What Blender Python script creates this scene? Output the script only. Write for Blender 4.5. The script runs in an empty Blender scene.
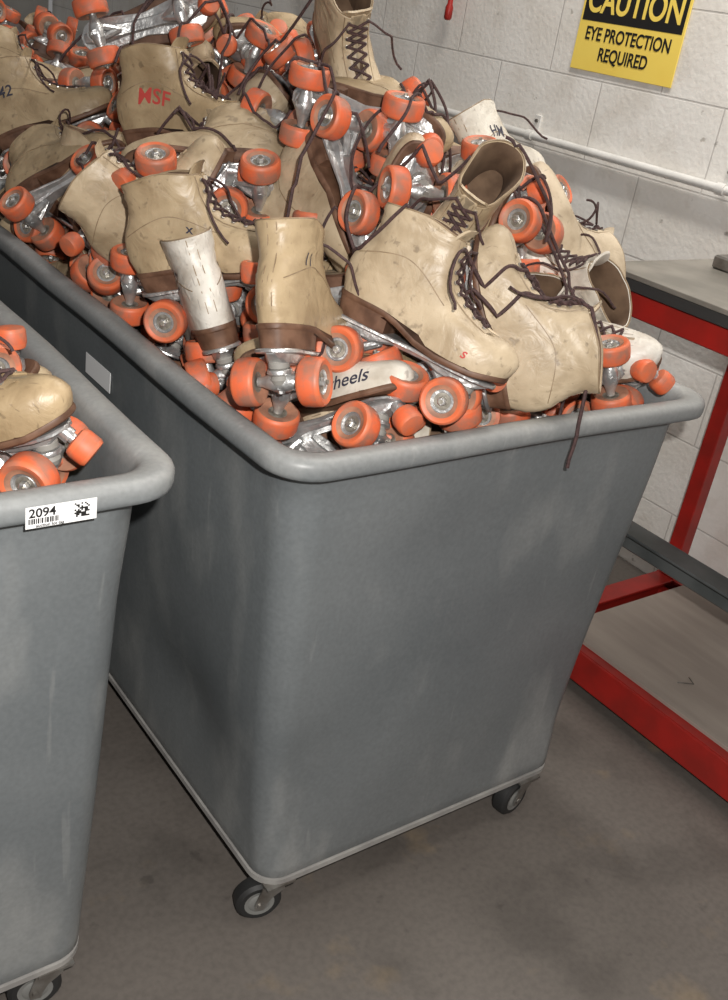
import bpy, math, random
import numpy as np
from mathutils import Vector, Matrix, Quaternion
from mathutils.bvhtree import BVHTree
random.seed(4); rng=np.random.default_rng(4)
scene=bpy.context.scene
scene.view_settings.view_transform='Standard'

# ---------------------------------------------------------------- materials
def newmat(name, col, rough=.5, metal=0., spec=.5):
    m=bpy.data.materials.new(name); m.use_nodes=True
    b=m.node_tree.nodes['Principled BSDF']
    b.inputs['Base Color'].default_value=(*col,1); b.inputs['Roughness'].default_value=rough
    b.inputs['Metallic'].default_value=metal
    b.inputs['Specular IOR Level'].default_value=spec
    return m
def N(m,t,**k):
    n=m.node_tree.nodes.new(t)
    for a,v in k.items(): setattr(n,a,v)
    return n
def L(m,a,b): m.node_tree.links.new(a,b)
def noisy(name,c1,c2,scale=8,rough=.5,metal=0.,bump=0.,detail=6,lo=.35,hi=.65,spec=.5,stretch=None,bumpscale=None):
    m=newmat(name,c1,rough,metal,spec); b=m.node_tree.nodes['Principled BSDF']
    tc=N(m,'ShaderNodeTexCoord'); mp=N(m,'ShaderNodeMapping')
    if stretch: mp.inputs['Scale'].default_value=stretch
    L(m,tc.outputs['Object'],mp.inputs['Vector'])
    n=N(m,'ShaderNodeTexNoise'); n.inputs['Scale'].default_value=scale; n.inputs['Detail'].default_value=detail
    L(m,mp.outputs[0],n.inputs['Vector'])
    r=N(m,'ShaderNodeValToRGB'); r.color_ramp.elements[0].position=lo; r.color_ramp.elements[1].position=hi
    r.color_ramp.elements[0].color=(*c1,1); r.color_ramp.elements[1].color=(*c2,1)
    L(m,n.outputs['Fac'],r.inputs[0]); L(m,r.outputs[0],b.inputs['Base Color'])
    if bump:
        n2=N(m,'ShaderNodeTexNoise'); n2.inputs['Scale'].default_value=bumpscale or scale*3
        L(m,mp.outputs[0],n2.inputs['Vector'])
        bp=N(m,'ShaderNodeBump'); bp.inputs['Strength'].default_value=bump; bp.inputs['Distance'].default_value=.01
        L(m,n2.outputs['Fac'],bp.inputs['Height']); L(m,bp.outputs[0],b.inputs['Normal'])
    return m

def leather(name, stops):
    m=newmat(name,(.5,.4,.3),.42); b=m.node_tree.nodes['Principled BSDF']
    oi=N(m,'ShaderNodeObjectInfo'); r=N(m,'ShaderNodeValToRGB')
    el=r.color_ramp.elements
    for i,(p,c) in enumerate(stops):
        if i<2: e=el[i]; e.position=p
        else: e=el.new(p)
        e.color=(*c,1)
    L(m,oi.outputs['Random'],r.inputs[0])
    tc=N(m,'ShaderNodeTexCoord')
    sc=N(m,'ShaderNodeVectorMath',operation='SCALE'); L(m,oi.outputs['Random'],sc.inputs[0]); sc.inputs['Scale'].default_value=37
    ad=N(m,'ShaderNodeVectorMath',operation='ADD'); L(m,tc.outputs['Object'],ad.inputs[0]); L(m,sc.outputs[0],ad.inputs[1])
    cur=r.outputs[0]
    def layer(cur,scale,det,lo,hi,col,fac,stretch=None):
        v=ad.outputs[0]
        if stretch:
            mp=N(m,'ShaderNodeMapping'); mp.inputs['Scale'].default_value=stretch; mp.inputs['Rotation'].default_value=(.3,.5,.2); L(m,v,mp.inputs[0]); v=mp.outputs[0]
        n=N(m,'ShaderNodeTexNoise'); n.inputs['Scale'].default_value=scale; n.inputs['Detail'].default_value=det; L(m,v,n.inputs['Vector'])
        q=N(m,'ShaderNodeValToRGB'); q.color_ramp.elements[0].position=lo; q.color_ramp.elements[1].position=hi
        q.color_ramp.elements[0].color=(*col,1); q.color_ramp.elements[1].color=(1,1,1,1); L(m,n.outputs['Fac'],q.inputs[0])
        x=N(m,'ShaderNodeMix',data_type='RGBA',blend_type='MULTIPLY'); x.inputs[0].default_value=fac; L(m,cur,x.inputs[6]); L(m,q.outputs[0],x.inputs[7])
        return x.outputs[2],n
    cur,n1=layer(cur,14,9,.32,.60,(.52,.47,.41),.7)
    cur,_=layer(cur,34,8,.34,.50,(.62,.58,.54),.45)
    cur,_=layer(cur,80,4,.27,.36,(.30,.27,.26),.5)
    cur,_=layer(cur,40,3,.30,.35,(.35,.33,.34),.5,(1,9,1))
    L(m,cur,b.inputs['Base Color'])
    n4=N(m,'ShaderNodeTexNoise'); n4.inputs['Scale'].default_value=26; n4.inputs['Detail'].default_value=5; n4.inputs['Distortion'].default_value=1.6; L(m,ad.outputs[0],n4.inputs[0])
    bp=N(m,'ShaderNodeBump'); bp.inputs['Strength'].default_value=.5; bp.inputs['Distance'].default_value=.005
    L(m,n4.outputs['Fac'],bp.inputs['Height']); L(m,bp.outputs[0],b.inputs['Normal'])
    return m
TAN=leather('boot_leather_tan',[(0,(.385,.285,.165)),(1,(.60,.50,.365)),(.5,(.49,.385,.25))])
WHT=leather('boot_leather_white',[(0,(.66,.62,.53)),(1,(.74,.71,.65))])
M_TONG=noisy('boot_tongue',(.22,.17,.11),(.36,.29,.20),30)
M_SEAM=noisy('boot_stitching',(.20,.14,.08),(.30,.22,.14),60)
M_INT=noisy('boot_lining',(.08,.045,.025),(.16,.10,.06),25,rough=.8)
M_SOLE=noisy('sole_leather_brown',(.075,.034,.018),(.17,.09,.055),40,rough=.55)
M_MET=noisy('cast_aluminium',(.74,.74,.73),(.45,.45,.45),45,rough=.36,metal=.8,bump=.15)
M_WF=noisy('wheel_orange_face',(.66,.145,.055),(.42,.15,.09),45,rough=.5,lo=.4,hi=.66)
M_WT=noisy('wheel_orange_tread',(.66,.125,.045),(.34,.14,.09),45,rough=.55,lo=.4,hi=.64)
M_WD=noisy('wheel_dirty_core',(.26,.13,.085),(.44,.21,.13),50,rough=.6)
M_HUB=noisy('bearing_metal',(.20,.18,.15),(.45,.42,.36),120,rough=.4,metal=.6)
M_LACE=noisy('lace_brown',(.035,.018,.018),(.075,.038,.036),200,rough=.8)
M_EYE=newmat('eyelet_nickel',(.5,.47,.42),.35,.9)
M_RUB=newmat('truck_cushion',(.25,.24,.22),.6)
SK=[TAN,M_TONG,M_INT,M_SOLE,M_MET,M_WF,M_WT,M_WD,M_HUB,M_LACE,M_EYE,M_RUB,M_SEAM]
LEA,TON,INT,SOL,MET,WF,WT,WD,HUB,LAC,EYE,RUB,SEA=range(13)

# ---------------------------------------------------------------- mesh builder
class MB:
    def __init__(s): s.v=[];s.f=[];s.m=[]
    def grid(s,rings,mat,closed=True,cap0=False,cap1=False,matf=None):
        base=len(s.v); n=len(rings[0])
        for r in rings: s.v+= [tuple(p) for p in r]
        for i in range(len(rings)-1):
            for j in range(n if closed else n-1):
                k=(j+1)%n
                s.f.append((base+i*n+j,base+i*n+k,base+(i+1)*n+k,base+(i+1)*n+j))
                s.m.append(matf(i,j) if matf else (mat[i] if isinstance(mat,list) else mat))
        m0=mat[0] if isinstance(mat,list) else mat; m1=mat[-1] if isinstance(mat,list) else mat
        if cap0: s.f.append(tuple(base+j for j in range(n))[::-1]); s.m.append(m0)
        if cap1: s.f.append(tuple(base+(len(rings)-1)*n+j for j in range(n))); s.m.append(m1)
    def lathe(s,prof,o,axis,mat,seg=24,cap=True):
        a=Vector(axis).normalized(); u=a.orthogonal().normalized(); w=a.cross(u); o=Vector(o)
        rings=[[o+a*h+(u*math.cos(2*math.pi*k/seg)+w*math.sin(2*math.pi*k/seg))*r for k in range(seg)] for h,r in prof]
        s.grid(rings,mat,True,cap,cap)
    def tube(s,pts,r,mat,seg=6,cap=True):
        pts=[Vector(p) for p in pts]; rings=[]; prev=None
        for i,p in enumerate(pts):
            t=(pts[min(i+1,len(pts)-1)]-pts[max(i-1,0)]).normalized()
            u=(prev-t*prev.dot(t)) if prev is not None else t.orthogonal()
            if u.length<1e-6: u=t.orthogonal()
            u.normalize(); prev=u; w=t.cross(u)
            rr=r[i] if isinstance(r,(list,tuple)) else r
            rings.append([p+(u*math.cos(2*math.pi*k/seg)+w*math.sin(2*math.pi*k/seg))*rr for k in range(seg)])
        s.grid(rings,mat,True,cap,cap)
    def box(s,c,d,mat,bev=0.0):
        x,y,z=[q/2 for q in d]; cx,cy,cz=c
        b=min(bev,x*.9,y*.9,z*.9)
        def ring(ix,iz):
            X=x-ix;Y=y-ix;q=b
            if b<=0: return [(cx+X,cy+Y,cz+iz),(cx-X,cy+Y,cz+iz),(cx-X,cy-Y,cz+iz),(cx+X,cy-Y,cz+iz)]
            return [(cx+X,cy+Y-q,cz+iz),(cx+X-q,cy+Y,cz+iz),(cx-X+q,cy+Y,cz+iz),(cx-X,cy+Y-q,cz+iz),
                    (cx-X,cy-Y+q,cz+iz),(cx-X+q,cy-Y,cz+iz),(cx+X-q,cy-Y,cz+iz),(cx+X,cy-Y+q,cz+iz)]
        if b<=0: s.grid([ring(0,-z),ring(0,z)],mat,True,True,True)
        else: s.grid([ring(b*.8,-z),ring(0,-z+b),ring(0,z-b),ring(b*.8,z)],mat,True,True,True)
    def mesh(s,name,mats,smooth=35):
        me=bpy.data.meshes.new(name); me.from_pydata(s.v,[],s.f)
        for m in mats: me.materials.append(m)
        me.polygons.foreach_set('material_index',s.m)
        me.polygons.foreach_set('use_smooth',[True]*len(s.f)); me.update()
        import bmesh
        bm=bmesh.new(); bm.from_mesh(me)
        bmesh.ops.recalc_face_normals(bm,faces=bm.faces)
        ca=math.radians(smooth)
        for e in bm.edges:
            if len(e.link_faces)==2 and e.calc_face_angle(0)>ca: e.smooth=False
        bm.to_mesh(me); bm.free()
        return me
def add(name,me,parent=None,mw=None):
    o=bpy.data.objects.new(name,me); scene.collection.objects.link(o)
    if mw is not None: o.matrix_world=mw
    if parent is not None: o.parent=parent
    return o
def empty(name,loc=(0,0,0)):
    o=bpy.data.objects.new(name,None); o.location=loc; o.empty_display_size=.1; scene.collection.objects.link(o); return o

# ---------------------------------------------------------------- roller skate
ZF=[0,.008,.02,.03,.04,.047,.052,.058,.066,.078,.095,.115,.135,.165]
XF=[.128,.134,.136,.132,.122,.108,.091,.076,.062,.045,.030,.018,.012,.010]
ZB=[0,.02,.04,.06,.08,.1,.12,.14,.165]; XB=[-.122,-.129,-.130,-.126,-.118,-.112,-.110,-.111,-.113]
WX=[-.13,-.09,-.04,0,.05,.09,.12,.14]; WW=[.031,.034,.032,.035,.043,.043,.037,.03]
KZ=.70
def zc(z): return z if z<.05 else .05+(z-.05)*KZ
def sm(a,b,x):
    t=min(1,max(0,(x-a)/(b-a))); return t*t*(3-2*t)
def lift(x): return .022*sm(.03,-.06,x)+.008*sm(.08,.14,x)
def Zt(x): return float(np.interp(x,XF[:1:-1],ZF[:1:-1])) if x>.0101 else 1.0
def Wd(x,z):
    return float(np.interp(x,WX,WW))*float(np.interp(z,[0,.04,.07,.1,.135,.165],[.97,1,.98,.94,1.02,1.10]))
def outline(z,off=0.,n=44,toprnd=True):
    xf=float(np.interp(z,ZF,XF))+off; xb=float(np.interp(z,ZB,XB))-off
    xc=(xf+xb)/2;a=(xf-xb)/2; pw=2/float(np.interp(z,[0,.05,.1],[2.9,2.7,2.3])); out=[]
    for k in range(n):
        t=2*math.pi*k/n; c=math.cos(t); s_=math.sin(t)
        x=xc+a*math.copysign(abs(c)**pw,c)
        w=Wd(x,z)+off
        zt=Zt(min(x,xf-off-1e-4)); g=1-min(1,(z/max(zt,z+1e-5)))**5
        if z>.02 and x>0: w*=max(.04,g)**.4
        out.append([x,w*math.copysign(abs(s_)**pw,s_),z])
    return out
def topshear(p):
    x,y,z=p
    return (x,y,zc(z)+lift(x)+(.12*(x+.05)*sm(.12,.165,z)))
def boot_side_y(x,z):
    xf=float(np.interp(z,ZF,XF)); xb=float(np.interp(z,ZB,XB)); xc=(xf+xb)/2;a=(xf-xb)/2
    pw=2/float(np.interp(z,[0,.05,.1],[2.9,2.7,2.3]))
    c=min(1,abs((x-xc)/a))**(1/pw); s_=math.sqrt(max(0,1-c*c))
    return Wd(x,z)*s_**pw
def front_pt(z,y,out=0.):
    ol=outline(z,n=240); best=min((p for p in ol if p[0]>-.02 and p[1]*y>=0),key=lambda p:abs(p[1]-y))
    dz=.004; dx=(float(np.interp(z+dz,ZF,XF))-float(np.interp(z-dz,ZF,XF)))/(2*dz*KZ)
    nrm=Vector((1,math.copysign(.35,y),-dx)).normalized()
    p=Vector(topshear((best[0],y,z)))+nrm*out
    return p,nrm
def build_skate(seed,bow=True,white=False,toestop=True):
    rd=random.Random(seed); B=MB()
    def crumple(p,z):
        w=sm(.045,.09,z)*(1 if p[0]<0 else max(0,1-p[0]/.05)); sgn=1 if p[1]>0 else -1
        d=.0016*math.sin(z*210+p[0]*90*sgn+seed*2.1)+.0014*math.sin(z*95-p[0]*60+seed*3.3+sgn)+.0010*math.sin(p[0]*180+z*120+seed)
        return p[0]+d*w*(.6 if p[0]<-.05 else 0), p[1]*(1+d*w*14*min(1,abs(p[1])/.02))
    zs=[0,.004,.012,.02,.028,.035,.041,.046,.050,.054,.059,.066,.074,.082,.090,.098,.107,.116,.125,.134,.143,.152,.160,.165]
    rings=[]
    for z in zs:
        r=outline(z)
        for p in r:
            if z>.05 and p[0]>0 and abs(p[1])<.0095: p[0]-=.0045*sm(.05,.06,z)
            p[1]*=1+.06*math.sin(seed*1.7+p[0]*30)*sm(.06,.15,z)
            p[0],p[1]=crumple(p,z)
        rings.append([topshear(p) for p in r])
    n=44
    def mf(i,j): return TON if (zs[i]>=.05 and (j in (0,n-1))) else LEA
    B.grid(rings,LEA,True,True,False,matf=mf)
    tree=BVHTree.FromPolygons([Vector(v) for v in B.v],list(B.f))
    inner=[]
    for z,of in [(.165,0),(.167,-.0015),(.165,-.004),(.15,-.006),(.12,-.007),(.09,-.008),(.06,-.009)]:
        r=outline(min(z,.165),of)
        for p in r:
            if z>=.165:
                if p[0]>0 and abs(p[1])<.0095: p[0]-=.0045
                p[1]*=1+.06*math.sin(seed*1.7+p[0]*30)
                p[0],p[1]=crumple(p,.165)
            p[2]=z
        inner.append([topshear(p) for p in r])
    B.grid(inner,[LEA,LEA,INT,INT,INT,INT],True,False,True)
    # collar binding and back stay
    col=inner[1]; B.tube([Vector(col[j%n])+Vector((0,0,-.0002)) for j in range(2,n-1)],.0014,SEA,5)
    for off in (-.006,.006):
        pts=[]
        for z in (.02,.035,.05,.065,.08,.1,.12,.14,.162):
            xb=float(np.interp(z,ZB,XB)); pts.append((xb+.0012,off,zc(z)+lift(xb)+(.12*(xb+.05)*sm(.12,.165,z))))
        B.tube(pts,.0009,SEA,4)
    for sgn in (1,-1):
        ra=[]
        for z in [.05,.055,.062,.07,.08,.092,.106,.12,.135,.15,.163]:
            a,na=front_pt(z,sgn*.0095,.0006); b,nb=front_pt(z,sgn*.021,.0002)
            c=a.lerp(b,.5); c+=na*.0022
            ra.append([a-na*.004,a+na*.0012,c,b+na*.0002,b-na*.003])
        B.grid(ra,LEA,False)
        B.tube([q[3] for q in ra],.0009,SEA,4)
    for sgn in (1,-1):
        pts=[]
        for k in range(20):
            t=k/19; x=-.118+.138*t; z=.052+.028*math.sin(t*math.pi*.9)+.004; q=Vector(topshear((x,0,z)))
            h=tree.ray_cast(Vector((q.x,sgn*.08,q.z)),Vector((0,-sgn,0)))[0]
            if h: pts.append(h)
        B.tube(pts,.0009,SEA,4)
    tr=[]
    for k,(z,dx) in enumerate([(.14,-.004),(.16,-.002),(.175,.002),(.188,.006),(.196,.010)]):
        w=.022+.003*math.sin(k); x0=float(np.interp(min(z,.165),ZF,XF))-.007+dx
        ring=[(x0-abs(q)**2*12*.8*w/.02+.001,q,zc(z)+.008-abs(q)*.12) for q in np.linspace(-w,w,9)]
        ring+=[(p[0]-.004,p[1],p[2]) for p in ring[::-1]]
        tr.append(ring)
    B.grid(tr,LEA,True,True,True)
    rows=[.055,.064,.076,.090,.105,.121,.139,.156]; P={}; nr=len(rows)-1
    for i,z in enumerate(rows):
        for sgn in (1,-1):
            p,nn=front_pt(z,sgn*.0145,.0025); P[i,sgn]=(p,nn)
            B.lathe([(-.001,.0036),(.0006,.0034),(.0009,.0026),(.0002,.0016),(-.001,.0014)],p,nn,EYE,8)
    for i in range(nr):
        for sgn in (1,-1):
            a,na=P[i,sgn]; b,nb=P[i+1,-sgn]; m=(a+b)/2+na*(.0035+.001*sgn)
            B.tube([a-na*.002,a+na*.0018,m,b+nb*.0018,b-nb*.002],.0023,LAC,6)
    a=P[0,1][0];b=P[0,-1][0]; B.tube([a,(a+b)/2+P[0,1][1]*.003,b],.0023,LAC,6)
    top=(P[nr,1][0]+P[nr,-1][0])/2; nt=P[nr,1][1]
    if bow:
        for sgn in (1,-1):
            for kk in range(2):
                L0=.05+rd.random()*.03; ang=rd.uniform(-.2,.9)+kk*1.1
                pts=[]
                for k in range(13):
                    t=k/12*math.pi*(1 if kk==0 else .55)
                    y=sgn*(math.sin(t)*L0*.75+.004); zz=-math.sin(ang)*math.sin(t*.5)*L0*1.5
                    xx=.012+.02*math.sin(t)+.012*(k/12)*(1 if kk else .3)
                    if kk==0: xx+=.012*math.sin(2*t)
                    pts.append((top.x+xx,top.y+y,top.z+zz*.9))
                B.tube(pts,.002,LAC,6)
        B.lathe([(-.005,.003),(-.002,.0055),(.002,.0055),(.005,.003)],top+nt*.006,(0,1,0),LAC,8)
    else:
        for sgn in (1,-1):
            pts=[];p=P[nr,sgn][0].copy()
            for k in range(12):
                pts.append(tuple(p)); p=p+Vector((.003+.004*math.sin(k*.6+seed),sgn*(.006+.004*math.cos(k*.5)),-.009*min(1,k/4)+.005*math.sin(k*.9+seed*2)))
            B.tube(pts,.002,LAC,6)
    o0=outline(0,.002)
    B.grid([[ (p[0]*.985,p[1]*.95,lift(p[0])-.007) for p in o0],[(p[0],p[1],lift(p[0])-.005) for p in o0],
            [(p[0]*1.004,p[1]*1.02,lift(p[0])-.001) for p in o0],[(p[0],p[1],lift(p[0])+.001) for p in o0]],SOL,True,True,True)
    hb=[p for p in outline(0,.0005,n=80) if p[0]<-.042]
    hb=sorted([p for p in hb if p[1]>=0],key=lambda p:-p[0])+sorted([p for p in hb if p[1]<0],key=lambda p:p[0])
    B.grid([[(p[0]*.96,p[1]*.93,-.007) for p in hb],[(p[0],p[1],lift(p[0])-.006) for p in hb]],SOL,True,True,True)
    xs=np.linspace(-.122,.118,25)
    hw=[float(np.interp(x,[-.122,-.115,-.1,-.06,0,.05,.09,.11,.118],[.006,.018,.027,.025,.018,.027,.029,.02,.006])) for x in xs]
    ol=[(x,w) for x,w in zip(xs,hw)]+[(x,-w) for x,w in zip(xs[::-1],hw[::-1])]
    B.grid([[(x,y,-.0125) for x,y in ol],[(x*1.01,y*1.06,-.0115) for x,y in ol],[(x*1.01,y*1.06,-.0085) for x,y in ol],[(x,y,-.007) for x,y in ol]],MET,True,True,True)
    r=[]
    for x in np.linspace(-.118,.112,24):
        zb=float(np.interp(x,[-.118,-.1,-.055,-.03,.02,.045,.09,.112],[-.014,-.026,-.026,-.018,-.018,-.026,-.026,-.014]))
        yw=float(np.interp(x,[-.118,-.09,-.03,.02,.07,.112],[.008,.016,.011,.011,.016,.008]))
        r.append([(x,yw,-.012),(x,yw*.95,zb+.003),(x,yw*.7,zb),(x,-yw*.7,zb),(x,-yw*.95,zb+.003),(x,-yw,-.012)])
    B.grid(r,MET,True,True,True)
    for tx,dr in ((-.083,1),(.073,-1)):
        k=Vector((.22*dr,0,-1)).normalized()
        o=Vector((tx-.01*dr,0,-.02))
        B.lathe([(0,.011),(.003,.0135),(.009,.0135),(.011,.011)],o,k,RUB,14)
        B.lathe([(.011,.015),(.013,.016),(.016,.016),(.018,.013)],o,k,MET,14)
        B.lathe([(.018,.010),(.024,.0125),(.030,.010)],o,k,RUB,14)
        B.lathe([(.030,.0075),(.036,.0075),(.036,.0045),(.042,.0045)],o,k,MET,6)
        ax=Vector((tx,0,-.047))
        B.lathe([(-.031,.0065),(-.026,.0065),(-.018,.009),(-.008,.0125),(.008,.0125),(.018,.009),(.026,.0065),(.031,.0065)],ax,(0,1,0),MET,14)
        B.tube([ax+Vector((0,.012,0)),ax+Vector((.018*dr,.006,.010)),ax+Vector((.036*dr,0,.024))],[.006,.0065,.006],MET,8)
        B.tube([ax+Vector((0,-.012,0)),ax+Vector((.018*dr,-.006,.010)),ax+Vector((.036*dr,0,.024))],[.006,.0065,.006],MET,8)
        for s_ in (1,-1):
            i0=.028
            prof=[(i0+.005,.008),(i0+.004,.013),(i0+.001,.0190),(i0,.0270),(i0+.002,.0295),(i0+.005,.0308),(i0+.015,.0312),(i0+.025,.0308),(i0+.028,.0298),
                  (i0+.030,.0272),(i0+.0288,.0215),(i0+.0278,.0205),(i0+.0265,.0155),(i0+.0235,.0145),(i0+.0235,.0118),(i0+.0242,.0112),(i0+.0242,.006),(i0+.023,.0055)]
            mats=[HUB,WD,WD,WF,WF,WT,WT,WF,WF,WF,WD,WD,MET,MET,MET,HUB,HUB]
            B.lathe(prof,ax,(0,s_,0),mats,28)
            B.lathe([(.050,.0058),(.0575,.0058),(.0585,.0045)],ax,(0,s_,0),MET,6)
            B.lathe([(.0585,.003),(.0615,.003)],ax,(0,s_,0),HUB,8)
    if toestop:
        k=Vector((.55,0,-.83)).normalized(); o=Vector((.108,0,-.014))
        B.lathe([(0,.009),(.012,.009),(.012,.006),(.018,.006)],o,k,MET,12)
        B.lathe([(.016,.012),(.018,.0165),(.024,.0185),(.038,.0185),(.042,.0165),(.043,.012)],o,k,[WF,WF,WT,WF,WF],20)
    m=list(SK)
    if white: m[0]=WHT
    return B.mesh('roller_skate_mesh_%d'%seed,m), np.array(B.v[::9]), tree
SKM={};SKV={};SKT={}
for key,args in {'a':(1,True),'b':(2,False),'c':(3,False,False,False),'w':(4,True,True),'v':(5,False,True)}.items():
    SKM[key],SKV[key],SKT[key]=build_skate(*args)
PX=np.array([(.08,0,.02,.042),(.1,0,.02,.036),(.03,0,.03,.042),(-.03,0,.03,.04),(-.09,0,.03,.038),(-.06,0,.08,.04),(-.05,0,.11,.042),
     (.073,.042,-.047,.031),(.073,-.042,-.047,.031),(-.083,.042,-.047,.031),(-.083,-.042,-.047,.031),(.13,0,-.04,.018)])
M_INKR=newmat('ink_red',(.45,.05,.04),.6); M_INKB=newmat('ink_black',(.03,.03,.05),.6)
def ink(var,body,size,side,x0,z0,mat,rot=0.,shear=.25):
    """handwriting laid onto the side of the boot"""
    c=bpy.data.curves.new('ink','FONT'); c.body=body; c.size=size; c.align_x='CENTER'; c.align_y='CENTER'; c.shear=shear; c.offset=size*.012; c.resolution_u=4
    o=bpy.data.objects.new('tmp',c); scene.collection.objects.link(o)
    dg=bpy.context.evaluated_depsgraph_get(); me=bpy.data.meshes.new_from_object(o.evaluated_get(dg)); bpy.data.objects.remove(o)
    import bmesh
    bm=bmesh.new(); bm.from_mesh(me); bmesh.ops.triangulate(bm,faces=bm.faces)
    for _ in range(2):
        long=[e for e in bm.edges if e.calc_length()>size*.22]
        if long: bmesh.ops.subdivide_edges(bm,edges=long,cuts=1); bmesh.ops.triangulate(bm,faces=bm.faces)
    cs,sn=math.cos(rot),math.sin(rot); last=.035
    for v in bm.verts:
        tx,ty=v.co.x*cs-v.co.y*sn,v.co.x*sn+v.co.y*cs
        x=x0+tx*(-side); z=z0+ty+lift(x)
        h=SKT[var].ray_cast(Vector((x,side*.08,z)),Vector((0,-side,0)))[0]
        if h: last=abs(h.y)
        v.co=(x,side*(last+.0007),z)
    bm.to_mesh(me); bm.free()
    me.materials.clear(); me.materials.append(mat); return me

# ---------------------------------------------------------------- camera
CAM=Vector((0,0,1.32)); FPX=1022.
R=Vector((.8044,-.5751,.1504)).normalized()
F=Vector((.5749,.6890,-.4407)); F=(F-R*F.dot(R)).normalized()
U=R.cross(F)
camd=bpy.data.cameras.new('camera'); camd.lens=36*FPX/1000; camd.sensor_width=36; camd.clip_start=.02
cam=bpy.data.objects.new('camera',camd); scene.collection.objects.link(cam)
cam.matrix_world=Matrix(((R.x,U.x,-F.x,CAM.x),(R.y,U.y,-F.y,CAM.y),(R.z,U.z,-F.z,CAM.z),(0,0,0,1)))
scene.camera=cam

# ---------------------------------------------------------------- bins
def plastic():
    m=newmat('bin_grey_plastic',(.17,.18,.185),.44); b=m.node_tree.nodes['Principled BSDF']
    tc=N(m,'ShaderNodeTexCoord')
    def noi(s,st,d=6,rot=(0,0,0)):
        mp=N(m,'ShaderNodeMapping'); mp.inputs['Scale'].default_value=st; mp.inputs['Rotation'].default_value=rot; L(m,tc.outputs['Object'],mp.inputs[0])
        n=N(m,'ShaderNodeTexNoise'); n.inputs['Scale'].default_value=s; n.inputs['Detail'].default_value=d; L(m,mp.outputs[0],n.inputs[0]); return n
    n1=noi(3,(1,1,1)); n2=noi(9,(1,1,.45),10); n3=noi(40,(1,1,.10),5,(.15,.1,0)); n5=noi(150,(1,1,1),3)
    def ramp(src,lo,hi,c0,c1):
        r=N(m,'ShaderNodeValToRGB'); e=r.color_ramp.elements; e[0].position=lo;e[1].position=hi;e[0].color=(*c0,1);e[1].color=(*c1,1); L(m,src,r.inputs[0]); return r
    r1=ramp(n1.outputs['Fac'],.3,.75,(.115,.128,.135),(.172,.186,.192))
    r2=ramp(n2.outputs['Fac'],.52,.78,(0,0,0),(1,1,1))
    r3=ramp(n3.outputs['Fac'],.67,.72,(0,0,0),(1,1,1))
    sx=N(m,'ShaderNodeSeparateXYZ'); L(m,tc.outputs['Object'],sx.inputs[0])
    rim=N(m,'ShaderNodeMapRange'); rim.inputs[1].default_value=.800; rim.inputs[2].default_value=.826; L(m,sx.outputs[2],rim.inputs[0])
    low=N(m,'ShaderNodeMapRange'); low.inputs[1].default_value=.35; low.inputs[2].default_value=.09; low.inputs[4].default_value=.35; L(m,sx.outputs[2],low.inputs[0])
    mu=N(m,'ShaderNodeMath',operation='MULTIPLY'); L(m,r2.outputs[0],mu.inputs[0]); mu.inputs[1].default_value=.38
    ad=N(m,'ShaderNodeMath',operation='MULTIPLY_ADD'); L(m,r3.outputs[0],ad.inputs[0]); ad.inputs[1].default_value=.14; L(m,mu.outputs[0],ad.inputs[2])
    a2=N(m,'ShaderNodeMath',operation='MULTIPLY_ADD'); L(m,rim.outputs[0],a2.inputs[0]); a2.inputs[1].default_value=.40; L(m,ad.outputs[0],a2.inputs[2])
    m4=N(m,'ShaderNodeMath',operation='MULTIPLY_ADD'); L(m,low.outputs[0],m4.inputs[0]); L(m,n2.outputs['Fac'],m4.inputs[1]); L(m,a2.outputs[0],m4.inputs[2]); m4.use_clamp=True
    mx=N(m,'ShaderNodeMix',data_type='RGBA'); L(m,m4.outputs[0],mx.inputs[0]); L(m,r1.outputs[0],mx.inputs[6]); mx.inputs[7].default_value=(.40,.40,.385,1)
    r5=ramp(n5.outputs['Fac'],.3,.7,(.90,.90,.90),(1.05,1.05,1.05))
    m5=N(m,'ShaderNodeMix',data_type='RGBA',blend_type='MULTIPLY'); m5.inputs[0].default_value=1; L(m,mx.outputs[2],m5.inputs[6]); L(m,r5.outputs[0],m5.inputs[7])
    L(m,m5.outputs[2],b.inputs['Base Color'])
    bp=N(m,'ShaderNodeBump'); bp.inputs['Strength'].default_value=.15; bp.inputs['Distance'].default_value=.01; L(m,n2.outputs['Fac'],bp.inputs['Height']); L(m,bp.outputs[0],b.inputs['Normal'])
    return m
M_BIN=plastic()
M_BASE=noisy('bin_base_board',(.36,.35,.33),(.25,.24,.23),20,rough=.7)
M_STEEL=noisy('caster_steel',(.35,.34,.32),(.2,.18,.16),30,rough=.4,metal=.8)
M_TIRE=newmat('caster_rubber',(.02,.02,.02),.55); M_CHUB=newmat('caster_hub',(.2,.2,.19),.5)
TOP=(-.390,.430,0,1.384); BOT=(-.312,.322,.035,1.349)
def rr(x0,x1,y0,y1,r,z,nc=9,ns=14):
    pts=[]
    cs=[(x1-r,y0+r,-90),(x1-r,y1-r,0),(x0+r,y1-r,90),(x0+r,y0+r,180)]
    for i,(cx,cy,a) in enumerate(cs):
        for k in range(nc):
            t=math.radians(a+90*k/(nc-1)); pts.append((cx+r*math.cos(t),cy+r*math.sin(t)))
        nx=cs[(i+1)%4]; t=math.radians(nx[2]); ex,ey=nx[0]+r*math.cos(t),nx[1]+r*math.sin(t); sx,sy=pts[-1]
        for k in range(1,ns): pts.append((sx+(ex-sx)*k/ns,sy+(ey-sy)*k/ns))
    return [(a,b,z) for a,b in pts]
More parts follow.
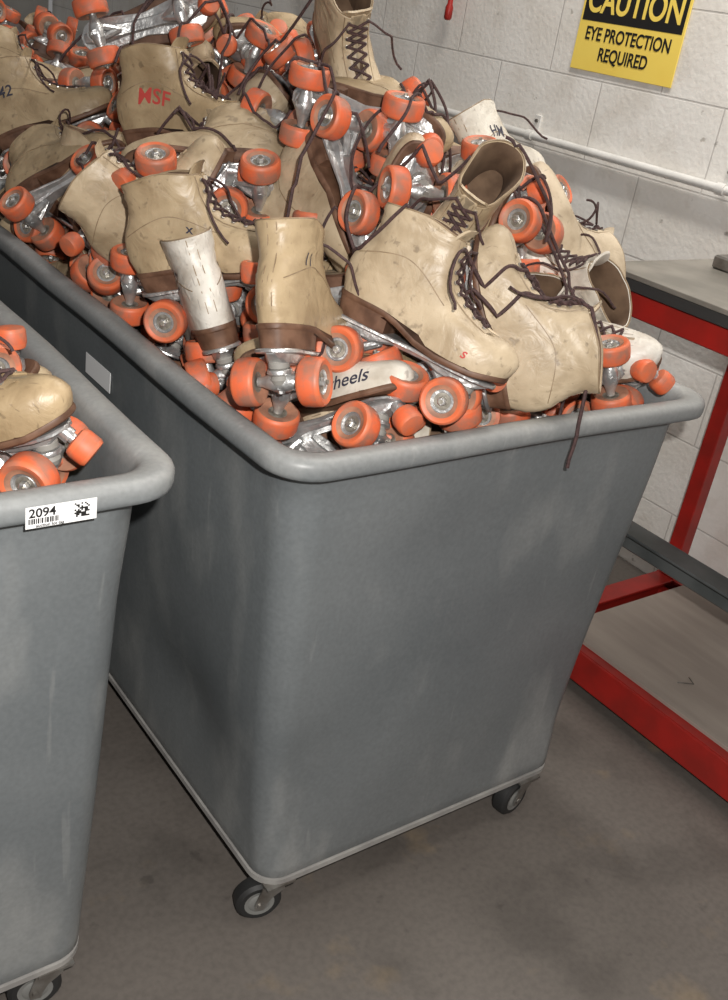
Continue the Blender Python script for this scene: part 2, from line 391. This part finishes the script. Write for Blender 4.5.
def binmesh(seed,BOT):
    B=MB(); rings=[]
    def wallrect(z,inset):
        t=(z-.088)/(.79-.088); d=.034
        return [BOT[0]+(TOP[0]+d-BOT[0])*t+inset,BOT[1]+(TOP[1]-d-BOT[1])*t-inset,BOT[2]+(TOP[2]+d-BOT[2])*t+inset,BOT[3]+(TOP[3]-d-BOT[3])*t-inset]
    def dent(p,z):
        x,y,_=p; e=sm(.09,.2,z)*(1-sm(.62,.78,z))
        fx=math.sin(y*4.1+seed)*math.sin(z*7+seed)*.009+math.sin(y*11+z*9+seed)*.004+.014*math.exp(-((y-.30)/.12)**2-((z-.26)/.07)**2)
        fy=math.sin(x*7+seed*2)*math.sin(z*6)*.007-.012*math.exp(-((x+.25)/.08)**2-((z-.28)/.1)**2)
        return (x+fx*e*(1 if x<0 else -1)*min(1,max(0,(y-.06)/.2)),y-(fy*e-.006*e if y<.2 else 0),z)
    zo=[.088,.094]+list(np.linspace(.11,.775,20))
    rings.append(rr(*wallrect(.088,.012),.04,.088))
    for i,z in enumerate(zo):
        a=wallrect(z,.003 if i==0 else 0); rings.append([dent(p,z) for p in rr(*a,.04+.012*(z-.088)/.7,z)])
    def rimr(d,z,r=.062):
        q=rr(TOP[0]+d,TOP[1]-d,TOP[2]+d,TOP[3]-d,max(.03,r-d*.6),z)
        rings.append([(x,y,zz+.002*math.sin(x*9+y*5+seed)+.0015*math.sin(y*13+seed)) for x,y,zz in q])
    for d,z in [(.032,.784),(.026,.789),(.012,.796),(.005,.798),(.001,.801),(0,.806),(0,.817),(.002,.822),(.006,.8255),(.012,.827),(.024,.8265),(.032,.8235),(.037,.817),(.041,.805)]: rimr(d,z)
    for z in list(np.linspace(.77,.11,10)):
        rings.append([dent(p,z) for p in rr(*wallrect(z,.007),.038+.012*(z-.088)/.7,z)])
    B.grid(rings,0,True,True,True)
    return B.mesh('bin_tub_mesh',[M_BIN],50)
def casterparts(B,wx,wy,ang):
    c,s=math.cos(ang),math.sin(ang); x,y=wx+.022*c,wy+.022*s; wc=Vector((wx,wy,.037)); ax=Vector((-s,c,0))
    B.lathe([(-.016,.006),(-.016,.015),(-.014,.018),(-.015,.024),(-.015,.031),(-.010,.0365),(-.004,.037),(.004,.037),(.010,.0365),(.015,.031),(.015,.024),(.014,.018),(.016,.015),(.016,.006)],wc,ax,[2,2,2,1,1,1,1,1,1,1,2,2,2],24)
    for sg in (1,-1):
        a=wc+ax*sg*.019; t=Vector((c,s,0))
        rings=[]
        for z,wd,off in [(-.009,.007,0),(0,.009,0),(.015,.011,.006),(.032,.018,.018),(.036,.018,.018)]:
            p=a+t*off+Vector((0,0,z))
            rings.append([p+t*wd+ax*.0015,p-t*wd+ax*.0015,p-t*wd-ax*.0015,p+t*wd-ax*.0015])
        B.grid(rings,0,True,True,True)
    B.lathe([(-.023,.005),(.023,.005)],wc,ax,0,8)
    B.lathe([(.068,.020),(.072,.022),(.076,.022)],(x,y,0),(0,0,1),0,18)
    B.box((x,y,.078),(.05,.05,.004),0)
def make_bin(name,x,y,seed,casters,BOT=BOT):
    e=empty(name,(x,y,0))
    tub=add('tub',binmesh(seed,BOT)); tub.parent=e
    B=MB(); r=[rr(BOT[0]-.002,BOT[1]+.002,BOT[2]-.002,BOT[3]+.002,.045,z) for z in (.079,.0885)]
    r=[rr(BOT[0]+.002,BOT[1]-.002,BOT[2]+.002,BOT[3]-.002,.045,.0785)]+r
    B.grid(r,0,True,True,True); o=add('base_board',B.mesh('base_board',[M_BASE])); o.parent=e
    B=MB()
    for c in casters: casterparts(B,*c)
    o=add('casters',B.mesh('casters',[M_STEEL,M_TIRE,M_CHUB])); o.parent=e
    return e
BX,BY=.995,.866
LX,LY=.066,.884
CS=((-.300,.062,-.3),(.235,.048,.15),(-.27,1.28,1.0),(.26,1.28,2.0))
b1=make_bin('wheeled_storage_bin',BX,BY,1.0,CS)
b2=make_bin('wheeled_storage_bin.001',LX,LY,2.3,((-.29,.07,1.2),(.28,.06,-.2),(-.27,1.28,1.0),(.26,1.28,2.0)),(-.312,.345,.035,1.349))
b3=make_bin('wheeled_storage_bin.002',BX+.02,BY+1.46,3.1,CS)
b4=make_bin('wheeled_storage_bin.003',LX-.02,LY+1.45,4.7,CS)

# ---------------------------------------------------------------- heap of skates
def heap1(x,y):
    a=float(np.interp(y,[.86,.92,1.0,1.1,1.3,1.6,2.0,2.25],[-.05,-.04,.03,.12,.27,.38,.40,.28]))
    b=float(np.interp(x,[.58,.68,.75,.88,1.05,1.2,1.38,1.44],[0,.02,.2,.66,1,.98,.5,.3]))
    return .845+a*(b if a>0 else 1)
def excess(M,var,cx,cy):
    """signed displacement needed so that all vertices below rim level are inside the tub"""
    A=np.array(M); P=SKV[var]@A[:3,:3].T+A[:3,3]; P=P[P[:,2]<.832]
    if len(P)==0: return 0,0,0,0
    t=np.clip((.79-P[:,2])/.70,0,1); ins=.045+.016*(t>0.01)
    x0=cx+TOP[0]+ins+(BOT[0]-TOP[0]-.034)*t; x1=cx+TOP[1]-ins-(TOP[1]-.034-BOT[1])*t
    y0=cy+ins; y1=cy+1.384-ins
    return max(0,(x0-P[:,0]).max()),max(0,(P[:,0]-x1).max()),max(0,(y0-P[:,1]).max()),max(0,(P[:,1]-y1).max())
def fitbin(M,var,cx,cy):
    for it in range(5):
        a,b,c,d=excess(M,var,cx,cy)
        if max(a,b,c,d)<1e-3: return M,True
        M=Matrix.Translation((a-b,c-d,.01 if (a>0 and b>0) or (c>0 and d>0) else 0))@M
    return M,max(excess(M,var,cx,cy))<.004
def frame(toe,up,pos):
    x=Vector(toe).normalized(); z=Vector(up); z=(z-x*z.dot(x)).normalized(); y=z.cross(x)
    return Matrix(((x.x,y.x,z.x,pos[0]),(x.y,y.y,z.y,pos[1]),(x.z,y.z,z.z,pos[2]),(0,0,0,1)))
# directions are given in an oblique frame that follows the front slope of the heap
E1,E2,E3=R.copy(),U.copy(),-F
def V2W(v): return E1*v[0]+E2*v[1]+E3*v[2]
K_,D_=M_INKB,M_INKR
SKATES=[ # world position (mm), toe dir, shaft dir, variant, markings
 ((862,1655,1050),(.95,-.02,.3),(0,.92,.3),'b',[('MSF',.036,-1,-.045,.050,D_)]),
 ((801,1472,1032),(-.99,.03,.1),(.0,.75,-.65),'a',[]),
 ((987,1330,1149),(.86,-.38,.25),(.1,.5,-.8),'a',[]),
 ((1063,1509,1191),(.30,-.85,.2),(.15,.25,.9),'b',[]),
 ((892,1910,1205),(.95,.2,.1),(.1,.3,-.9),'a',[]),
 ((729,1298,921),(.97,.12,.2),(-.1,.9,.35),'b',[('x',.02,-1,-.02,.06,K_)]),
 ((769,1613,856),(-.75,.3,.5),(.3,.7,-.5),'a',[]),
 ((733,1876,926),(.85,.4,.2),(-.3,.7,-.5),'a',[]),
 ((740,1058,895),(.3,.1,-.95),(-.03,.95,.2),'b',[('11',.022,-1,-.07,.08,K_)]),
 ((870,987,918),(.85,-.45,.2),(.38,.8,.28),'c',[('s',.020,-1,.07,.018,D_)]),
 ((706,1290,828),(-.2,.2,-.9),(-.25,.9,.25),'v',[('2',.035,-1,-.06,.07,K_),('2',.035,1,-.06,.07,K_)]),
 ((1010,990,928),(-.12,.96,.15),(.93,.1,.3),'b',[]),
 ((1343,1199,925),(-.42,.85,.25),(.55,-.05,.8),'v',[('small',.028,1,.05,.02,K_),('II',.03,-1,-.05,.07,K_)]),
 ((1012,1140,995),(-.5,-.65,.35),(.45,.55,.6),'b',[('size 6',.02,1,.03,.03,D_)]),
 ((1317,1025,842),(.75,-.1,.5),(-.2,.6,.75),'v',[('wheels',.026,-1,.05,.018,K_),('wheels',.026,1,.05,.018,K_)]),
 ((845,1161,920),(.9,-.1,.3),(.2,.3,-.9),'a',[]),
 ((705,1050,848),(-.9,.1,.2),(.1,.6,-.75),'a',[]),
 ((922,1270,1052),(.25,-.9,.2),(-.7,.1,-.65),'a',[]),
 ((720,1420,860),(.9,-.3,.2),(.25,.5,-.8),'a',[]),
 ((758,1849,852),(.7,-.5,.3),(.3,.8,.3),'b',[]),
 ((802,2123,976),(.9,.3,.1),(-.2,.9,.2),'b',[('42',.03,-1,-.06,.07,K_)]),
 ((852,2475,1001),(.8,.1,-.3),(.1,.8,-.3),'b',[]),
 ((902,1037,846),(.95,.1,.2),(0,.5,-.85),'a',[]),
 ((1111,1130,974),(.3,.9,.2),(-.8,.2,-.5),'a',[]),
 ((1277,1190,990),(-.2,.95,.1),(.8,.1,-.5),'a',[]),
 ((983,1200,1012),(.2,.8,.5),(-.3,.4,-.8),'a',[]),
 ((1207,1024,837),(.9,.1,.1),(0,.5,-.8),'a',[]),
 ((1405,1407,1043),(.5,.4,-.8),(-.45,.85,.2),'v',[('HM',.03,-1,-.05,.075,K_),('HM',.03,1,-.05,.075,K_)]),
 ((775,975,800),(.8,.2,.5),(-.4,.75,-.5),'v',[('wheels',.026,-1,.055,.022,K_),('wheels',.026,1,.055,.022,K_)]),
 ((760,1480,960),(.6,.6,.3),(-.5,.7,.4),'b',[]),
]
def spheres(M):
    A=np.array(M); return np.c_[PX[:,:3]@A[:3,:3].T+A[:3,3],PX[:,3]]
def overlap(S,T):
    if len(T)==0: return 0
    d=np.linalg.norm(S[:,None,:3]-T[None,:,:3],axis=2)-(S[:,None,3]+T[None,:,3]); return -d.min()
def randrot(bias):
    for _ in range(20):
        q=rng.normal(size=4); q/=np.linalg.norm(q); m=Quaternion(q).to_matrix()
        dn=-(m@Vector((0,0,1)))
        if not bias or dn.dot(Vector((-.4,-.5,.76)))>.25: break
    return m.to_4x4()
def fill(pname,H,cx,cy,heroes,n1,n2,seed,pbias=.6):
    global rng; rng=np.random.default_rng(seed); random.seed(seed)
    e=empty(pname,(cx,cy+.69,.8)); placed=np.zeros((0,4)); cnt=0
    inv=Matrix.Translation((-cx,-cy-.69,-.8))
    def put(var,M,inks=()):
        nonlocal cnt
        cnt+=1; o=add('skate_%d'%cnt,SKM[var]); o.parent=e; o.matrix_basis=inv@M
        for a in inks:
            t=add('ink_mark_%d'%cnt,ink(var,*a)); t.parent=e; t.matrix_basis=inv@M
    for p,toe,up,var,inks in heroes:
        M,ok=fitbin(frame(V2W(toe),V2W(up),[c/1000 for c in p]),var,cx,cy); put(var,M,inks); placed=np.r_[placed,spheres(M)]
    for layer,(n,tol,lo,hi) in enumerate([(n1,.016,.0,.06),(n1,.026,.02,.10),(n2,.045,.05,.2)]):
        tries=0;k=0
        while k<n and tries<3500:
            tries+=1
            x=cx+rng.uniform(-.36,.38); y=cy+rng.uniform(.05,1.354)
            z=H(x,y)-rng.uniform(lo,hi); var=random.choice('aaaabbbccw')
            M0=Matrix.Translation((x,y,z))@randrot(rng.random()<pbias); S=spheres(M0)
            if (S[:,2]+S[:,3]*.8-np.array([H(a,b) for a,b in S[:,:2]])).max()>.05: continue
            if overlap(S,placed)>tol+.03: continue
            M,ok=fitbin(M0,var,cx,cy)
            if not ok: continue
            S=spheres(M)
            if overlap(S,placed)>tol: continue
            mk=[]
            if rng.random()<.4: mk=[(str(rng.integers(1,13)),.03,int(rng.choice((-1,1))),-.06,.07,K_ if rng.random()<.6 else D_)]
            placed=np.r_[placed,S]; k+=1; put(var,M,mk)
    return e
pile=fill('roller_skate_pile',heap1,BX,BY,SKATES,50,50,7)
def heap2(x,y):
    return .80+float(np.interp(y,[.88,1.0,1.6,2.2],[-.02,.02,.03,.05]))
HL=[((310,1010,824),(.92,.15,.3),(-.1,.85,.5),'a',[]),
    ((340,1150,785),(.5,.6,-.3),(.5,-.3,-.7),'b',[])]
fill('roller_skate_pile.001',heap2,LX,LY,HL,30,10,11)
def heap3(x,y): return .84+.26*math.sin(min(1,max(0,(y-2.33)/1.38))*math.pi)**.5*float(np.interp(x,[.6,.8,1.2,1.4],[.3,1,1,.4]))
fill('roller_skate_pile.002',heap3,BX+.02,BY+1.46,[],30,12,13)
def heap4(x,y): return .86+.2*math.sin(min(1,max(0,(y-2.33)/1.38))*math.pi)**.5*float(np.interp(x,[-.35,-.1,.3,.45],[.3,1,1,.4]))
fill('roller_skate_pile.003',heap4,LX-.02,LY+1.45,[],30,12,17)

# loose laces dropped onto the heap
bpy.context.view_layer.update(); dg=bpy.context.evaluated_depsgraph_get()
def drape(ctrl,n=60,tail=None,r=.0023):
    P=[Vector((*c,0)) for c in ctrl]; pts=[]
    m=len(P)-1
    for k in range(n+1):
        t=k/n*m; i=min(int(t),m-1); f=t-i
        p0,p1,p2,p3=P[max(i-1,0)],P[i],P[i+1],P[min(i+2,m)]
        q=.5*((2*p1)+(p2-p0)*f+(2*p0-5*p1+4*p2-p3)*f*f+(3*p1-p0-3*p2+p3)*f**3)
        hit,loc,*_=scene.ray_cast(dg,Vector((q.x,q.y,1.9)),Vector((0,0,-1)))
        pts.append([q.x,q.y,loc.z+.004 if hit else .85])
    z=np.array([p[2] for p in pts]); zz=z.copy()
    for k in range(len(z)):
        zz[k]=max(z[k],max((z[j]-abs(j-k)*.006 for j in range(max(0,k-14),min(len(z),k+15)))))
    out=[(p[0],p[1],float(h)) for p,h in zip(pts,zz)]
    if tail: out+=tail
    return out
B=MB(); rd=random.Random(21)
B.tube(drape([(.93,1.03),(.98,.97),(1.03,.955),(1.06,.93),(1.078,.90),(1.080,.866)],50,[(1.081,.8605,.826),(1.081,.8585,.812),(1.080,.8582,.795),(1.077,.858,.775),(1.078,.858,.762)]),.0028,0,6)
B.tube(drape([(.90,1.02),(.95,1.01),(1.0,.985),(1.06,.98),(1.10,1.0),(1.09,1.05)]),.0028,0,6)
for cx,cy,n in ((.93,1.62,5),(.92,1.2,3),(1.02,1.1,3),(.85,1.4,2),(1.12,1.4,2),(.8,1.8,3),(1.0,1.9,3),(1.2,1.15,2),(.95,1.5,2)):
    for k in range(n):
        a=rd.uniform(0,6.3); p=[cx+rd.uniform(-.05,.05),cy+rd.uniform(-.06,.06)]; c=[tuple(p)]
        for j in range(6):
            a+=rd.uniform(-1.3,1.3); p=[p[0]+.045*math.cos(a),p[1]+.05*math.sin(a)]; c.append((min(1.3,max(.72,p[0])),max(.96,p[1])))
        B.tube(drape(c),.0025,0,6)
o=add('loose_laces',B.mesh('loose_laces',[M_LACE])); o.parent=pile; o.matrix_basis=Matrix.Translation((-BX,-BY-.69,-.8))

# ---------------------------------------------------------------- room
def wallmat():
    m=newmat('painted_block_wall',(.8,.8,.78),.5); b=m.node_tree.nodes['Principled BSDF']
    tc=N(m,'ShaderNodeTexCoord'); sx=N(m,'ShaderNodeSeparateXYZ'); L(m,tc.outputs['Object'],sx.inputs[0])
    cb=N(m,'ShaderNodeCombineXYZ'); L(m,sx.outputs[1],cb.inputs[0]); L(m,sx.outputs[2],cb.inputs[1])
    br=N(m,'ShaderNodeTexBrick'); br.inputs['Scale'].default_value=1; br.inputs['Brick Width'].default_value=.4; br.inputs['Row Height'].default_value=.2
    br.inputs['Mortar Size'].default_value=.003; br.inputs['Mortar Smooth'].default_value=.6
    br.inputs['Color1'].default_value=(.88,.86,.82,1); br.inputs['Color2'].default_value=(.86,.84,.80,1); br.inputs['Mortar'].default_value=(.64,.62,.59,1)
    L(m,cb.outputs[0],br.inputs['Vector'])
    cur=br.outputs['Color']
    for s,d,lo,hi,c,f in ((4,9,.33,.62,(.86,.84,.81),.9),(28,4,.24,.29,(.5,.48,.45),.8),(11,7,.62,.56,(.88,.86,.84),.5)):
        n=N(m,'ShaderNodeTexNoise'); n.inputs['Scale'].default_value=s; n.inputs['Detail'].default_value=d; L(m,tc.outputs['Object'],n.inputs[0])
        r=N(m,'ShaderNodeValToRGB'); e=r.color_ramp.elements
        if lo<hi: e[0].position=lo; e[1].position=hi; e[0].color=(*c,1); e[1].color=(1,1,1,1)
        else: e[0].position=hi; e[1].position=lo; e[0].color=(1,1,1,1); e[1].color=(*c,1)
        L(m,n.outputs['Fac'],r.inputs[0])
        mx=N(m,'ShaderNodeMix',data_type='RGBA',blend_type='MULTIPLY'); mx.inputs[0].default_value=f; L(m,cur,mx.inputs[6]); L(m,r.outputs[0],mx.inputs[7]); cur=mx.outputs[2]
    L(m,cur,b.inputs['Base Color'])
    n2=N(m,'ShaderNodeTexNoise'); n2.inputs['Scale'].default_value=70; n2.inputs['Detail'].default_value=4; L(m,tc.outputs['Object'],n2.inputs[0])
    ma=N(m,'ShaderNodeMath',operation='MULTIPLY_ADD'); L(m,br.outputs['Fac'],ma.inputs[0]); ma.inputs[1].default_value=-1.6; L(m,n2.outputs['Fac'],ma.inputs[2])
    bp=N(m,'ShaderNodeBump'); bp.inputs['Strength'].default_value=.3; bp.inputs['Distance'].default_value=.006; L(m,ma.outputs[0],bp.inputs['Height']); L(m,bp.outputs[0],b.inputs['Normal'])
    return m
def simple(name,mats,fn,smooth=35):
    B=MB(); fn(B); return add(name,B.mesh(name,mats,smooth))
WXX=2.24
simple('wall_right',[wallmat()],lambda B:B.box((WXX+.05,1.5,1.6),(.1,9,3.2),0))
simple('wall_back',[noisy('back_wall_paint',(.35,.34,.32),(.25,.24,.23),3)],lambda B:B.box((-1,6.0,1.6),(6.4,.1,3.2),0))
def floormat():
    m=noisy('stained_concrete',(.105,.091,.080),(.150,.132,.117),2.5,rough=.6,bump=.05,detail=10,lo=.3,hi=.7)
    b=m.node_tree.nodes['Principled BSDF']; old=b.inputs['Base Color'].links[0].from_socket
    tc=N(m,'ShaderNodeTexCoord')
    def noi(s,d,lo,hi,c0,c1):
        n=N(m,'ShaderNodeTexNoise'); n.inputs['Scale'].default_value=s; n.inputs['Detail'].default_value=d; L(m,tc.outputs['Object'],n.inputs[0])
        r=N(m,'ShaderNodeValToRGB'); r.color_ramp.elements[0].position=lo; r.color_ramp.elements[1].position=hi; r.color_ramp.elements[0].color=(c0,c0,c0,1); r.color_ramp.elements[1].color=(c1,c1,c1,1)
        L(m,n.outputs['Fac'],r.inputs[0]); return r.outputs[0]
    mx=N(m,'ShaderNodeMix',data_type='RGBA'); L(m,noi(7,8,.62,.72,0,.4),mx.inputs[0]); L(m,old,mx.inputs[6]); mx.inputs[7].default_value=(.26,.19,.11,1)
    cur=mx.outputs[2]
    for a in ((90,5,.3,.6,.85,1.05),(5,6,.36,.46,.80,1.0),(22,4,.27,.33,.7,1.0)):
        m2=N(m,'ShaderNodeMix',data_type='RGBA',blend_type='MULTIPLY'); m2.inputs[0].default_value=.9; L(m,cur,m2.inputs[6]); L(m,noi(*a),m2.inputs[7]); cur=m2.outputs[2]
    L(m,cur,b.inputs['Base Color'])
    return m
simple('floor',[floormat()],lambda B:B.box((-.5,1.5,-.05),(6.5,9.2,.1),0))
M_COND=noisy('painted_conduit',(.78,.77,.74),(.66,.65,.62),20,rough=.4)
def cond(B):
    x=WXX-.022; z=1.027
    B.lathe([(0,.011),(3.2,.011)],(x,2.78,z),(0,-1,0),0,14)
    B.lathe([(-.02,.006),(-.02,.016),(.03,.016),(.03,.011)],(x,2.79,z),(0,-1,0),1,14)
    for y in (2.2,1.53,.6):
        B.lathe([(-.012,.0145),(.012,.0145)],(x,y,z),(0,1,0),0,12)
        B.box((WXX-.003,y,z+.03),(.006,.024,.05),0,.001)
        B.lathe([(-.004,.005),(.004,.005)],(WXX-.008,y,z+.04),(1,0,0),1,8)
simple('wall_conduit',[M_COND,M_STEEL],cond)
M_RED=noisy('red_paint',(.40,.017,.012),(.28,.017,.012),15,rough=.4)
def hook(B):
    y=2.64;x=WXX-.03
    B.lathe([(0,.008),(.006,.012),(.035,.012),(.045,.008),(.12,.008)],(x,y,1.28),(0,0,1),0,12)
    B.tube([(x,y,1.40),(x,y,1.43),(WXX-.005,y,1.44)],.004,1,8)
    B.box((WXX-.004,y,1.44),(.008,.03,.04),1,.001)
simple('hanging_valve_handle',[M_RED,M_STEEL],hook)

e=empty('caution_sign',(WXX-.004,1.9465,1.345))
M_YEL=noisy('sign_yellow',(.97,.74,.15),(.95,.70,.13),8,rough=.3); M_BLK=newmat('sign_black',(.015,.015,.015),.4)
def text(name,body,size,mat,M,parent,ext=.0004,sx=1):
    c=bpy.data.curves.new(name,'FONT'); c.body=body; c.size=size; c.align_x='CENTER'; c.align_y='CENTER'; c.extrude=ext; c.offset=size*.02
    o=bpy.data.objects.new('tmp',c); scene.collection.objects.link(o)
    dg=bpy.context.evaluated_depsgraph_get(); me=bpy.data.meshes.new_from_object(o.evaluated_get(dg)); bpy.data.objects.remove(o)
    me.materials.clear(); me.materials.append(mat)
    me.transform(Matrix.Diagonal((sx,1,1,1)))
    t=add(name,me); t.parent=parent; t.matrix_basis=M; return t
def swall(x,y,z): return Matrix(((0,0,-1,x),(-1,0,0,y),(0,1,0,z),(0,0,0,1)))
B=MB(); B.box((0,0,0),(.003,.352,.25),0,.001); o=add('panel',B.mesh('p',[M_YEL])); o.parent=e
B=MB(); B.box((-.0016,0,.055),(.001,.336,.118),0,0); o=add('header',B.mesh('h',[M_BLK])); o.parent=e
text('header_text','CAUTION',.088,M_YEL,swall(-.0026,0,.045),e,sx=.80)
text('text_line_1','EYE PROTECTION',.045,M_BLK,swall(-.0022,0,-.035),e,sx=.80)
text('text_line_2','REQUIRED',.045,M_BLK,swall(-.0022,0,-.082),e,sx=.80)

M_WOOD=noisy('plywood_grey',(.30,.255,.22),(.39,.335,.29),6,rough=.6,stretch=(3,.5,1))
M_TOPS=noisy('bench_top',(.16,.15,.13),(.26,.24,.21),9,rough=.45)
M_GRY=noisy('dark_steel',(.09,.10,.10),(.15,.16,.16),12,rough=.4,metal=.3)
M_DRK=newmat('dark_edge',(.04,.04,.04),.5)
def bench(B):
    x0,x1,y0,y1=1.63,2.17,-.25,1.315
    cy=(y0+y1)/2; ly=y1-y0; cx=(x0+x1)/2; lx=x1-x0
    B.box((cx-.01,cy,.914),(lx+.04,ly+.02,.010),2,.001); B.box((cx-.01,cy,.898),(lx+.036,ly+.016,.022),4,.001)
    for x in (x0+.01,x1-.01): B.box((x,cy,.86),(.02,ly,.055),0,.002)
    for y in (y0+.01,y1-.01): B.box((cx,y,.86),(lx-.04,.02,.055),0,.002)
    for x in (x0+.022,x1-.022):
        for y in (y0+.022,y1-.022): B.box((x,y,.46),(.04,.04,.74),0,.002)
    for x,s in ((x0,1),(x1,-1)):
        B.box((x+.006*s,cy,.062),(.012,ly,.075),0,.002); B.box((x+.03*s,cy,.097),(.05,ly,.008),0,.001)
        for y in (y0+.03,y1-.03,cy): B.box((x+.03*s,y,.025),(.03,.03,.05),0,.002)
    for y in (y0+.006,y1-.006): B.box((cx,y,.062),(lx-.03,.012,.075),0,.002)
    B.box((cx,y1-.03,.097),(lx-.1,.05,.008),0,.001)
    B.box((cx,cy-.025,.103),(lx-.06,ly-.13,.012),1,.001)
    B.box((x0+.05,cy+.02,.385),(.03,ly,.045),3,.003)
    B.box((x0+.035,cy+.02,.41),(.06,ly,.006),3,.001)
simple('red_workbench',[M_RED,M_WOOD,M_TOPS,M_GRY,M_DRK],bench)
def clamp(B):
    x,y=1.90,1.22
    B.box((x,y,.933),(.05,.09,.028),0,.004)
    B.lathe([(0,.006),(.07,.006)],(x,y,.945),(0,0,1),0,10)
    B.tube([(x-.03,y+.02,1.01),(x+.03,y-.02,1.01)],.004,0,8)
simple('bench_clamp',[M_STEEL],clamp)
simple('wire_scrap',[M_STEEL],lambda B:B.tube([(1.74,.95,.111),(1.77,.93,.111),(1.78,.95,.111)],.0015,0,5))

M_LAB=newmat('label_white',(.8,.8,.8),.5)
simple('paper_sticker',[M_LAB],lambda B:B.box((.645,1.50,.70),(.001,.10,.035),0))
def sfront(x,y,z): return Matrix(((1,0,0,x),(0,0,-1,y),(0,1,0,z),(0,0,0,1)))
e=empty('lot_number_label',(.347,LY-.0008,.806))
B=MB(); B.box((0,0,0),(.074,.0008,.024),0); o=add('paper',B.mesh('paper',[M_LAB])); o.parent=e
text('number','2094',.014,M_BLK,sfront(-.020,-.0006,.0045),e,.0001)
text('web_caption','auction lot tag',.005,M_BLK,sfront(-.012,-.0006,-.0098),e,.0001)
B=MB(); rd=random.Random(3); x=-.034
while x<-.004: w=rd.choice((.0006,.001,.0015)); B.box((x,-.0006,-.0042),(w,.0004,.006),0); x+=w+rd.choice((.0007,.0012))
for i in range(9):
    for j in range(9):
        if rd.random()<.55: B.box((.014+i*.0018,-.0006,-.006+j*.0018),(.0018,.0004,.0018),0)
o=add('barcode',B.mesh('bar',[M_BLK])); o.parent=e

# ---------------------------------------------------------------- lights
def light(name,typ,loc,energy,size,col,rot=None):
    l=bpy.data.lights.new(name,typ); l.energy=energy; l.color=col
    if typ=='AREA': l.shape='RECTANGLE'; l.size=size[0]; l.size_y=size[1]
    else: l.shadow_soft_size=size
    o=bpy.data.objects.new(name,l); o.location=loc
    if rot: o.rotation_euler=rot
    scene.collection.objects.link(o); return o
light('camera_flash','POINT',(.05,-.03,1.41),102,.012,(1,.965,.92))
light('wall_fill_light','AREA',(1.6,1.2,2.9),42,(.2,1.6),(1,.95,.88),(0,-.6,0))  # added fill lamp with no visible fixture, tilted to brighten the block wall
w=bpy.data.worlds.new('World'); scene.world=w; w.use_nodes=True
w.node_tree.nodes['Background'].inputs[0].default_value=(1,.98,.97,1); w.node_tree.nodes['Background'].inputs[1].default_value=.2
